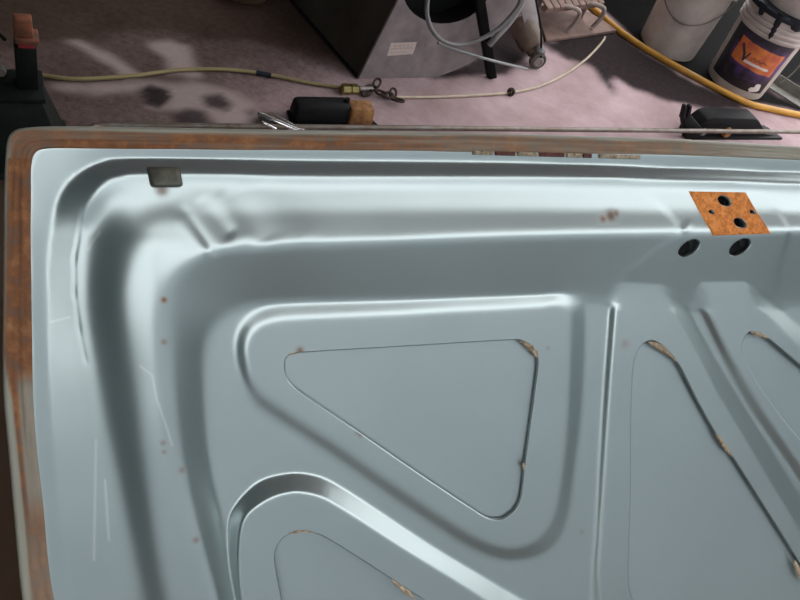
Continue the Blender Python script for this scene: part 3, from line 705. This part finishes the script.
# black block with rusty end
bA, bB = fl(291, 122), fl(372, 122); bx_ = (bB-bA)/np.linalg.norm(bB-bA); by_ = np.cross(UPV, bx_); L_ = np.linalg.norm(bB-bA)
bb = empty('iron_block', bA*0.5+bB*0.5, 'low black iron block with a rusty orange cube end on the floor', 'block')
prism('base_plate', [bA-by_*0.026-bx_*0.01, bB-by_*0.026+bx_*0.012, bB+by_*0.05-bx_*0.02, bA+by_*0.05], UPV*0.008, M['black'], bb)
box('body', bA+bx_*L_*0.345+by_*0.012+UPV*0.008, bx_, by_, UPV, L_*0.68, 0.075, 0.062, M['black'], bb, 0.014, (0.97, 0.72))
box('rusty_end', bA+bx_*L_*0.80+by_*0.0+UPV*0.008, bx_, by_, UPV, L_*0.31, 0.065, 0.058, M['rustblock'], bb, 0.010, (0.95, 0.85))
tube('bolt', [bA+bx_*L_*0.63+by_*0.01+UPV*0.066, bA+bx_*L_*0.63+by_*0.01+UPV*0.072, bA+bx_*L_*0.63+by_*0.01+UPV*0.080], 0.008, M['black'], bb, 6)

# chrome trim end
cb = empty('chrome_trim', fl(280, 126), 'small bright chrome trim piece beside the black iron block', 'trim')
for nm, (xa, ya, xb, yb), w in (('chrome_bar', (259, 114, 299, 131), 0.0075), ('chrome_bar', (262, 122, 276, 129), 0.004), ('chrome_bar', (276, 116, 304, 130), 0.003)):
    tube(nm, [fl(xa, ya, 0.03), fl((xa+xb)/2, (ya+yb)/2, 0.028), fl(xb, yb, 0.02)], w, M['chrome'], cb, 8)
prism('backing', [fl(257, 114, 0.012), fl(272, 114, 0.012), fl(304, 131, 0.010), fl(262, 131, 0.010)], UPV*0.008, M['steel'], cb)

# black cast bracket with forked arm
k0, k1 = fl(690, 138), fl(775, 138); kx = (k1-k0)/np.linalg.norm(k1-k0); ky = np.cross(UPV, kx); kl = np.linalg.norm(k1-k0)
br = empty('cast_bracket', (k0+k1)/2, 'black cast bracket with a forked arm on the pink floor', 'bracket')
def kp(s, z, dpt=0.0): return k0+kx*s*kl+UPV*z+ky*dpt
prism('body', [kp(-0.02, 0.0), kp(1.0, 0.0), kp(0.98, 0.012), kp(0.86, 0.02), kp(0.66, 0.082), kp(0.60, 0.092), kp(0.12, 0.096), kp(0.06, 0.085), kp(-0.02, 0.035)], ky*0.07, M['black'], br, 0.006)
prism('arm', [kp(-0.06, 0.0, -0.01), kp(0.10, 0.0, -0.01), kp(0.05, 0.05, -0.01), kp(-0.17, 0.110, -0.01), kp(-0.235, 0.095, -0.01)], ky*0.03, M['black'], br, 0.004)
for s_ in (-0.24, -0.19):
    prism('fork', [kp(s_-0.002, 0.090, -0.008), kp(s_+0.028, 0.098, -0.008), kp(s_-0.030, 0.150, -0.008), kp(s_-0.052, 0.146, -0.008)], ky*0.02, M['black'], br, 0.002)
prism('foot', [kp(0.0, 0.0, -0.012), kp(1.06, 0.0, -0.012), kp(1.0, 0.0, 0.06), kp(0.0, 0.0, 0.06)], UPV*0.010, M['black'], br)
lathe('boss', kp(0.36, 0.03, -0.004), [(0.0001, 0.012), (0.014, 0.012), (0.020, 0.006), (0.022, -0.004)], M['rustblock'], br, -ky, 16)
lathe('pivot', kp(0.06, 0.04, -0.012), [(0.0001, 0.010), (0.012, 0.010), (0.016, 0.0)], M['wire'], br, -ky, 14)

# long steel rod parallel to the lid, resting on the bracket's boss
rl = fl(97, 125, 0.010); rr0 = on_plane(735, 131.2, k0-ky*(0.030 if np.dot(ky, C_-k0) < 0 else -0.030), ky)
rdir = (rr0-rl)/np.linalg.norm(rr0-rl)
tag(tube('steel_rod', [fl(91, 131, 0.010), fl(93.5, 126.5, 0.010), rl+rdir*0.02]+[rl+(rr0+rdir*0.5-rl)*t for t in np.linspace(0.05, 1, 14)], 0.0088, M['steel']), 'long thin grey steel rod lying just behind the rusty lid edge', 'rod')

# yellow hose
tag(tube('yellow_hose', flpath([(560, -30), (590, 5), (615, 27), (640, 45), (690, 74), (745, 102), (775, 110), (810, 117), (860, 126)], 0.014, 8), 0.0135, M['yellowhose'], n=14), 'thick yellow-orange hose running along the two white pails', 'hose')

# ------------------------------------------------------------------ pails
def label_mat():
    m, nt, b = newmat('printed_pail_label')
    tc = N(nt, 'ShaderNodeTexCoord'); n = N(nt, 'ShaderNodeTexNoise'); n.inputs['Scale'].default_value = 22; n.inputs['Detail'].default_value = 4
    nt.links.new(tc.outputs['Object'], n.inputs['Vector'])
    a, p, w = attr(nt, 'orange'), attr(nt, 'purple'), attr(nt, 'white')
    def thr(x, k=0.5):
        y = math_(nt, 'ADD', x, math_(nt, 'MULTIPLY', math_(nt, 'SUBTRACT', n.outputs[0], 0.5), k)); return y
    r1 = ramp(nt, thr(p, 0.9), [(0.35, (0.012, 0.012, 0.02)), (0.75, (0.11, 0.05, 0.19))])
    org = ramp(nt, n.outputs[0], [(0.35, (0.52, 0.10, 0.05)), (0.65, (0.75, 0.24, 0.05))])
    ss = ramp(nt, thr(a, 0.6), [(0.42, (0, 0, 0)), (0.58, (1, 1, 1))])
    c = mix(nt, ss.outputs[0], r1.outputs[0], org.outputs[0]); c = mix(nt, w, c, (0.75, 0.70, 0.66)); dk = attr(nt, 'dark'); c = mix(nt, dk, c, (0.02, 0.02, 0.03))
    nt.links.new(c, b.inputs['Base Color']); b.inputs['Roughness'].default_value = 0.35; return m
def pail(base, label, r0=0.130, r1=0.146, h=0.365, rings=True, up=(0, 0, 1)):
    t = empty('plastic_pail', base, label, 'pail', 'white plastic pails by the yellow hose')
    prof = [(0.0001, 0.004), (r0-0.006, 0.004), (r0-0.002, 0.0), (r0, 0.006), (r0+(r1-r0)*0.72, h*0.72)]
    if rings:
        for z in (0.74, 0.80, 0.86):
            rr = r0+(r1-r0)*z; prof += [(rr, h*z), (rr+0.009, h*z+0.003), (rr+0.009, h*z+0.010), (rr, h*z+0.013)]
    else:
        rr = r0+(r1-r0)*0.82; prof += [(rr, h*0.82), (rr+0.007, h*0.82+0.003), (rr+0.007, h*0.82+0.014), (rr, h*0.82+0.017)]
    prof += [(r1, h*0.965), (r1+0.008, h*0.97), (r1+0.008, h), (r1, h), (r1-0.003, h-0.004), (r1-0.006, h*0.72), (r0-0.006, 0.012), (0.0001, 0.012)]
    lathe('body', base, prof, M['pail'], t, n=56)
    return t
pA = fl(667, 45); pB = fl(735, 82)
toc = lambda P: (lambda v: v/np.linalg.norm(v))(np.array([C_[0]-P[0], C_[1]-P[1], 0]))
tA = pail(pA, 'plain dirty white plastic pail with wire handle, left of the two', rings=False)
ca_ = toc(pA); sa_ = np.cross(UPV, ca_)
hp = []
for t in np.linspace(-1, 1, 25):
    an = t*1.5; z = 0.30-0.135*math.cos(t*math.pi/2); r_ = 0.130+0.016*z/0.365+0.012
    hp.append(pA+r_*(ca_*math.cos(an)+sa_*math.sin(an))+UPV*z)
tube('handle', hp, 0.0030, M['wire'], tA, 8)
tube('handle_grip', [hp[10], hp[11], hp[12], hp[13]], 0.0055, M['wire'], tA, 8)
for s_ in (0, -1): lathe('handle_ear', hp[s_]-sa_*0.0, [(0.0001, 0.006), (0.012, 0.004), (0.014, -0.008)], M['pail'], tA, hp[s_]-pA-UPV*(hp[s_][2]-pA[2]), 12)
tB = pail(pB, 'white plastic pail with black, purple and orange label behind yellow hose')
cb_ = toc(pB); sb_ = np.cross(UPV, cb_)
# curved label on the side towards the camera
na, nz = 120, 80; A, Z = np.meshgrid(np.linspace(-1.0, 1.05, na), np.linspace(0.035, 0.262, nz))
rr = 0.130+0.016*Z/0.365+0.0012
LP = pB+rr[..., None]*(cb_*np.cos(A)[..., None]+sb_*np.sin(A)[..., None])+UPV*Z[..., None]
LP = LP.reshape(-1, 3); idx = np.arange(na*nz).reshape(nz, na)
su_, sv_ = (A+1.0)/2.05, (Z-0.035)/0.227
org = sstep(0.10, -0.02, np.maximum(np.abs(su_-0.56-0.0*(sv_-.6))-0.32, np.abs(sv_-0.62+0.08*(su_-.5))-0.18))
pur = np.clip(1.0-np.abs(sv_-0.55)*1.6, 0, 1)*sstep(0.02, 0.25, su_)*0.75+0.05
def stroke(pts, w):
    o = np.zeros(A.shape)
    for (a0, b0), (a1, b1) in zip(pts[:-1], pts[1:]):
        ex, ey = (a1-a0), (b1-b0); t = np.clip(((su_-a0)*ex+(sv_-b0)*ey)/(ex*ex+ey*ey), 0, 1); o = np.maximum(o, (np.hypot(su_-a0-ex*t, sv_-b0-ey*t) < w).astype(float))
    return o
wh = np.maximum.reduce([stroke([(0.42, 0.50), (0.62, 0.50), (0.80, 0.485)], 0.022), stroke([(0.78, 0.06), (0.86, 0.08), (0.84, 0.15)], 0.05)])
dk = np.maximum.reduce([stroke([(0.28, 0.74), (0.36, 0.62), (0.40, 0.50)], 0.02), 0.6*stroke([(0.50, 0.58), (0.53, 0.62), (0.56, 0.57), (0.60, 0.61), (0.64, 0.57), (0.68, 0.61), (0.74, 0.57)], 0.012), stroke([(0.44, 0.66), (0.40, 0.50)], 0.012)])
prt = np.zeros(A.shape)
for k_ in range(4):
    y0 = 0.38-0.055*k_; prt = np.maximum(prt, 0.22*((np.abs(sv_-y0) < 0.016) & (np.abs(su_-0.5) < 0.26-0.03*k_) & (np.sin(su_*90+k_*2) > -0.4)))
lb = obj('label', LP, np.stack([idx[:-1, :-1], idx[:-1, 1:], idx[1:, 1:], idx[1:, :-1]], -1).reshape(-1, 4).tolist(), label_mat(), tB, smooth=True,
         attrs={'orange': np.maximum(org, prt*1.5).ravel(), 'purple': pur.ravel(), 'white': wh.ravel(), 'dark': dk.ravel()})
tag(lb, 'black printed label with orange and purple artwork')
hp = []
for t in np.linspace(0, 1, 22):
    an = 1.35+0.25*math.sin(t*3.1); z = 0.30-0.20*t; r_ = 0.130+0.016*z/0.365+0.008+0.035*math.sin(t*2.6)
    hp.append(pB+r_*(cb_*math.cos(an)+sb_*math.sin(an))+UPV*z)
tube('handle', hp, 0.0030, M['wire'], tB, 8)
# dark paint run over the rim
def drip(an0, z0, z1, w):
    V_ = []; Fc = []; n_ = 14
    for i in range(n_):
        t = i/(n_-1); z = z0+(z1-z0)*t; ww = w*(1-0.45*t)*(1 if i < n_-1 else 0.4); r_ = 0.130+0.016*z/0.365
        for k_, s_ in enumerate((-1, -0.5, 0, 0.5, 1)):
            bl = 0.0125 if z > 0.365*0.72 else 0.004
            a = an0+0.08*t+ww*s_; V_.append(pB+(r_+bl*(1-0.5*s_*s_))*(cb_*math.cos(a)+sb_*math.sin(a))+UPV*z)
        if i:
            for k_ in range(4): Fc.append(((i-1)*5+k_, (i-1)*5+k_+1, i*5+k_+1, i*5+k_))
    obj('paint_run', V_, Fc, M['tar'], tB, smooth=True)
drip(0.02, 0.375, 0.272, 0.10); drip(-0.55, 0.375, 0.33, 0.14); drip(0.5, 0.375, 0.335, 0.25); drip(0.95, 0.375, 0.34, 0.2)
V_, Fc = lathe_geo(pB, [(0.0001, 0.368), (0.12, 0.370), (0.150, 0.372), (0.1565, 0.366), (0.1565, 0.350)], n=40); obj('lid_crust', V_, Fc, M['tar'], tB, smooth=True)
pC = pB+UPV*0.374-cb_*0.01+sb_*0.02
pail(pC, 'white plastic pail standing on top of the labelled pail', 0.128, 0.142, 0.34)

# loose angle iron right of the pails
ga, gb = fl(768, 84), fl(806, 108); gx_ = (gb-ga)/np.linalg.norm(gb-ga); gy_ = np.cross(UPV, gx_)
gl_ = np.linalg.norm(gb-ga)
M['greyscrap'] = simple('grey_scrap_metal', (0.20, 0.19, 0.17), 0.7, 0.2, 0.4, 30)
an_ = empty('angle_iron', (ga+gb)/2, 'short grey angle iron on the dark floor right of the pails', 'scrap metal')
box('flange', (ga+gb)/2, gx_, gy_, UPV, gl_, 0.075, 0.005, M['greyscrap'], an_, 0.001)
box('web', (ga+gb)/2+gy_*0.035, gx_, gy_, UPV, gl_, 0.005, 0.05, M['greyscrap'], an_, 0.001)

# ------------------------------------------------------------------ grey blower housing
q0, q1 = fl(356, 79), fl(440, 77)
hx = (q1-q0)/np.linalg.norm(q1-q0); hn = np.cross(hx, UPV); hn = hn if np.dot(hn, C_-q0) > 0 else -hn    # towards the camera
lean = (UPV*math.cos(rad(12))-hn*math.sin(rad(12)))
fn = np.cross(hx, lean); fn = fn if np.dot(fn, hn) > 0 else -fn
def face(x, y, off=0.0): return on_plane(x, y, q0+fn*off, fn)
bl = empty('blower_housing', (q0+q1)/2, 'grey sheet-metal blower housing with round dark opening and paper sticker', 'blower')
outl = [face(357, 78), face(436, 77), face(452, 71), face(468, 64), face(481, 56), face(495, 42), face(512, 15), face(530, -25), face(545, -70), face(440, -95), face(422, -52), face(396, 0)]
hole = [face(*p) for p in ell(447, -14, 45, 37, -15, 36)]
bm = bmesh.new()
vo = [bm.verts.new(p-LOC[bl.name]) for p in outl]; vh = [bm.verts.new(p-LOC[bl.name]) for p in hole]
es = [bm.edges.new((vo[i], vo[(i+1) % len(vo)])) for i in range(len(vo))]+[bm.edges.new((vh[i], vh[(i+1) % len(vh)])) for i in range(len(vh))]
bmesh.ops.triangle_fill(bm, edges=es, use_beauty=True)
me = bpy.data.meshes.new('front_panel'); bm.to_mesh(me); bm.free(); me.materials.append(M['greysheet'])
fp = bpy.data.objects.new('front_panel', me); COL.objects.link(fp); fp.parent = bl; LOC[fp.name] = LOC[bl.name]
so = fp.modifiers.new('sheet', 'SOLIDIFY'); so.thickness = 0.004; so.offset = 0
# scroll side wall of the opening and of the housing
depth = 0.32
V_ = hole+[p-fn*0.10 for p in hole]; n_ = len(hole)
obj('inlet_ring', V_, [(i, (i+1) % n_, n_+(i+1) % n_, n_+i) for i in range(n_)]+[tuple(range(n_, 2*n_))], M['blackplastic'], bl, smooth=True, auto=40)
rest = outl[1:10]; V_ = rest+[p-fn*depth for p in rest]; n_ = len(rest)
obj('scroll_wall', V_, [(i, i+1, n_+i+1, n_+i) for i in range(n_-1)], M['greysheet'], bl, smooth=True)
# dark left side: from the standing front edge back along the floor line seen in the photo
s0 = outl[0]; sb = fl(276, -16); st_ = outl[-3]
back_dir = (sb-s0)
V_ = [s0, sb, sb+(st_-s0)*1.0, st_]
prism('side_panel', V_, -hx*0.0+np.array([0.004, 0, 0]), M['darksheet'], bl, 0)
tube('base_seam', [s0+UPV*0.004, (s0+sb)/2+UPV*0.004, sb+UPV*0.004], 0.006, M['blackplastic'], bl, 6)
tube('edge_fold', [outl[0]+fn*0.002, (outl[0]+outl[-1])/2+fn*0.002, outl[-1]+fn*0.002, outl[-2]+fn*0.002], 0.0055, M['rustdark'], bl, 6)
# sticker
def stick_mat():
    m, nt, b = newmat('faded_paper_sticker'); n = noise_node(nt, 70, 5)
    c = mix(nt, n.outputs[0], (0.34, 0.27, 0.24), (0.58, 0.48, 0.44)); c = mix(nt, attr(nt, 'print'), c, (0.25, 0.15, 0.13))
    nt.links.new(c, b.inputs['Base Color']); b.inputs['Roughness'].default_value = 0.7; return m
qs = [face(387, 56, 0.003), face(413, 54, 0.003), face(417, 42, 0.003), face(391, 43, 0.003)]
na = 40; A, B = np.meshgrid(np.linspace(0, 1, na), np.linspace(0, 1, na))
W = (qs[0]*(1-A[..., None])+qs[1]*A[..., None])*(1-B[..., None])+(qs[3]*(1-A[..., None])+qs[2]*A[..., None])*B[..., None]
pr = ((np.abs(B-0.52) < 0.05) & (A > .06) & (A < .9)) | ((np.abs(B-0.75) < 0.10) & (np.sin(A*38) > 0.1) & (A < .85) & (A > .1)) | ((np.abs(B-0.25) < 0.05) & (np.sin(A*60) > -0.2) & (A > .1) & (A < .7))
idx = np.arange(na*na).reshape(na, na)
obj('sticker', W.reshape(-1, 3), np.stack([idx[:-1, :-1], idx[:-1, 1:], idx[1:, 1:], idx[1:, :-1]], -1).reshape(-1, 4).tolist(), stick_mat(), bl, attrs={'print': pr.astype(float).ravel()*0.35})
# prop leg in front
lg0, lg1 = fl(490, 77), face(474, -25, 0.03)
dirv = lg1-lg0; sx_ = np.cross(dirv, ray(485, 40)); sx_ /= np.linalg.norm(sx_)
prism('prop_leg', [lg0-sx_*0.016, lg0+sx_*0.014, lg1+sx_*0.016, lg1-sx_*0.016], fn*0.02, M['black'], bl, 0.003)
# grey hoses on the blower
gh = tube('grey_hose', catmull([face(432, -40, 0.05), face(428, -5, 0.06), face(427, 14, 0.07), face(432, 30, 0.08), face(443, 41, 0.08), face(458, 45, 0.08), face(476, 41, 0.085), face(495, 31, 0.09), face(510, 17, 0.09), face(520, 2, 0.09), face(530, -30, 0.09)], 6), 0.0075, M['greyhose'])
tag(gh, 'grey rubber hose looping down in front of the blower opening', 'hose')
gh2 = tube('pale_hose', catmull([face(489, 45, 0.05), face(497, 36, 0.06), face(508, 24, 0.06), face(520, 6, 0.06), face(532, -25, 0.06)], 6), 0.011, simple('pale_grey_tube', (0.22, 0.21, 0.21), 0.6), n=12)
tag(gh2, 'thicker pale grey tube rising beside the dark prop leg', 'hose')
gh3 = tube('thin_grey_tube', catmull([face(438, 43, 0.055), face(456, 50, 0.06), face(490, 60, 0.09), fl(527, 69, 0.03)], 6), 0.005, simple('grey_green_tube', (0.24, 0.25, 0.25), 0.5))
tag(gh3, 'thin straight grey tube running down to the black wheel', 'tube')

# ------------------------------------------------------------------ small motor on a wheel
wc = fl(534, 68)
wr = 0.034
aw = (fl(545, 74)-fl(520, 60)); aw[2] = 0; aw /= np.linalg.norm(aw)
cam_side = toc(wc); axw = cam_side*0.75+np.array([R_[0], R_[1], 0])*0.5; axw[2] = 0; axw /= np.linalg.norm(axw)
mo = empty('wheeled_motor', wc, 'brown cast motor body resting on a black wheel with pinkish hub', 'motor')
wcen = wc+UPV*wr
lathe('wheel', wcen, [(0.0001, -0.012), (wr*0.72, -0.012), (wr*0.95, -0.010), (wr, -0.004), (wr, 0.004), (wr*0.95, 0.010), (wr*0.78, 0.012), (wr*0.70, 0.008), (0.0001, 0.008)], M['rubber'], mo, axw, 28)
lathe('hub', wcen+axw*0.007, [(wr*0.62, -0.002), (wr*0.60, 0.006), (wr*0.40, 0.008), (wr*0.36, 0.004), (0.0001, 0.004)], simple('dull_pink_grey_hub', (0.30, 0.25, 0.25), 0.5), mo, axw, 24)
mc = wcen-axw*0.035+UPV*0.012
mdir = (UPV*0.55-axw*0.55-np.array([R_[0], R_[1], 0])*0.45); mdir /= np.linalg.norm(mdir)
lathe('motor_body', mc, [(0.0001, -0.012), (0.024, -0.010), (0.030, 0.0), (0.030, 0.012), (0.044, 0.022), (0.050, 0.045), (0.050, 0.105), (0.044, 0.130), (0.030, 0.142), (0.0001, 0.145)], M['brownmotor'], mo, mdir, 28)
lathe('bracket', wcen+UPV*0.036-axw*0.01, [(0.0001, -0.014), (0.02, -0.012), (0.022, 0.004), (0.012, 0.014), (0.0001, 0.016)], M['greyhose'], mo, UPV, 16)
tube('pull_rod', catmull([wcen+UPV*0.02+axw*0.012, fl(541, 30, 0.14), fl(535, -5, 0.25), fl(531, -30, 0.33)], 5), 0.0042, M['black'], mo, 8)
prism('side_plate', [fl(528, 36, 0.10), fl(540, 40, 0.09), fl(536, 0, 0.20), fl(514, -10, 0.22)], axw*0.006, simple('mauve_grey_plate', (0.24, 0.20, 0.20), 0.6, 0.1), mo, 0.001)

# ------------------------------------------------------------------ slatted crate beyond the cord
s0, s1 = fl(545, 43), fl(628, 31); cx_ = (s1-s0)/np.linalg.norm(s1-s0); cy_ = np.cross(UPV, cx_); cl2 = np.linalg.norm(s1-s0)
cr = empty('slatted_crate', (s0+s1)/2, 'pinkish slatted wooden crate with white rope loops at the top edge', 'crate')
prism('bottom_board', [s0, fl(618, 32.5), fl(597, 20), fl(562, 2), fl(535, 10)], UPV*0.014, M['pinkwood'], cr, 0.003)
nS = 9
for i in range(nS):
    a = (i+0.04)/nS; e = (i+0.90)/nS; LL = cl2*0.66
    pa = s0+cx_*(a*LL-0.01)+UPV*0.115+cy_*0.05; pb = s0+cx_*(e*LL-0.01)+UPV*0.115+cy_*0.05
    prism('slat', [pa, pb, pb+cy_*0.30+UPV*0.10, pa+cy_*0.30+UPV*0.10], np.array([0, 0, 0.010]), M['pinkwood'], cr, 0.002)
prism('rail', [s0+UPV*0.10+cy_*0.055-cx_*0.01, s0+UPV*0.10+cy_*0.055+cx_*cl2*0.65, s0+UPV*0.10+cy_*0.085+cx_*cl2*0.65, s0+UPV*0.10+cy_*0.085-cx_*0.01], UPV*0.016, M['pinkwood'], cr, 0.002)
for f_ in (0.02, 0.60):
    c = s0+cx_*cl2*f_+cy_*0.12; tube('post', [c+UPV*0.012, c+UPV*0.06, c+UPV*0.135], 0.014, M['pinkwood'], cr, 8)
for f_ in (0.27, 0.56):
    c = s0+cx_*cl2*f_+cy_*0.03
    tube('rope_loop', catmull([c+UPV*0.122+cx_*-0.05+cy_*0.03, c+UPV*0.125-cx_*0.015, c+UPV*0.112+cx_*0.012-cy_*0.012, c+UPV*0.070+cx_*0.020-cy_*0.01, c+UPV*0.022+cx_*0.008+cy_*0.0], 5), 0.0095, M['rope'], cr, 8)
# dark tool chest far behind crate and pails
tcx = fl(604, -14); 
ch_ = empty('tool_chest', fl(650, -30), 'black tool chest in the dark behind the pails', 'tool chest')
c0 = fl(650, -40)
box('chest_body', c0+UPV*0.03, cx_, cy_, UPV, 0.75, 0.45, 0.50, M['blackplastic'], ch_, 0.008)
for i in range(3):
    dz = 0.06+0.15*i; f = box('drawer', c0-cy_*0.227+UPV*dz, cx_, cy_, UPV, 0.70, 0.012, 0.13, M['black'], ch_, 0.004)
    tube('drawer_handle', [c0-cy_*0.245-cx_*0.2+UPV*(dz+0.1), c0-cy_*0.245+UPV*(dz+0.1), c0-cy_*0.245+cx_*0.2+UPV*(dz+0.1)], 0.006, M['wire'], f, 6)
for i, (a, e) in enumerate(((-1, -1), (1, -1), (1, 1), (-1, 1))):
    lathe('caster', c0+cx_*0.32*a+cy_*0.18*e, [(0.0001, 0), (0.02, 0.0), (0.024, 0.015), (0.02, 0.031), (0.0001, 0.031)], M['black'], ch_, n=12)
# brown pan at the very top
tp = fl(243, -8); lathe('oil_pan', tp, [(0.0001, 0.004), (0.075, 0.004), (0.082, 0.0), (0.098, 0.034), (0.104, 0.035), (0.104, 0.031), (0.088, 0.002)], simple('brown_enamel', (0.16, 0.10, 0.06), 0.5), None, n=32)
po = COL.objects[-1]
tag(po, 'shallow brown oil pan at the top edge on the dirty floor', 'pan')
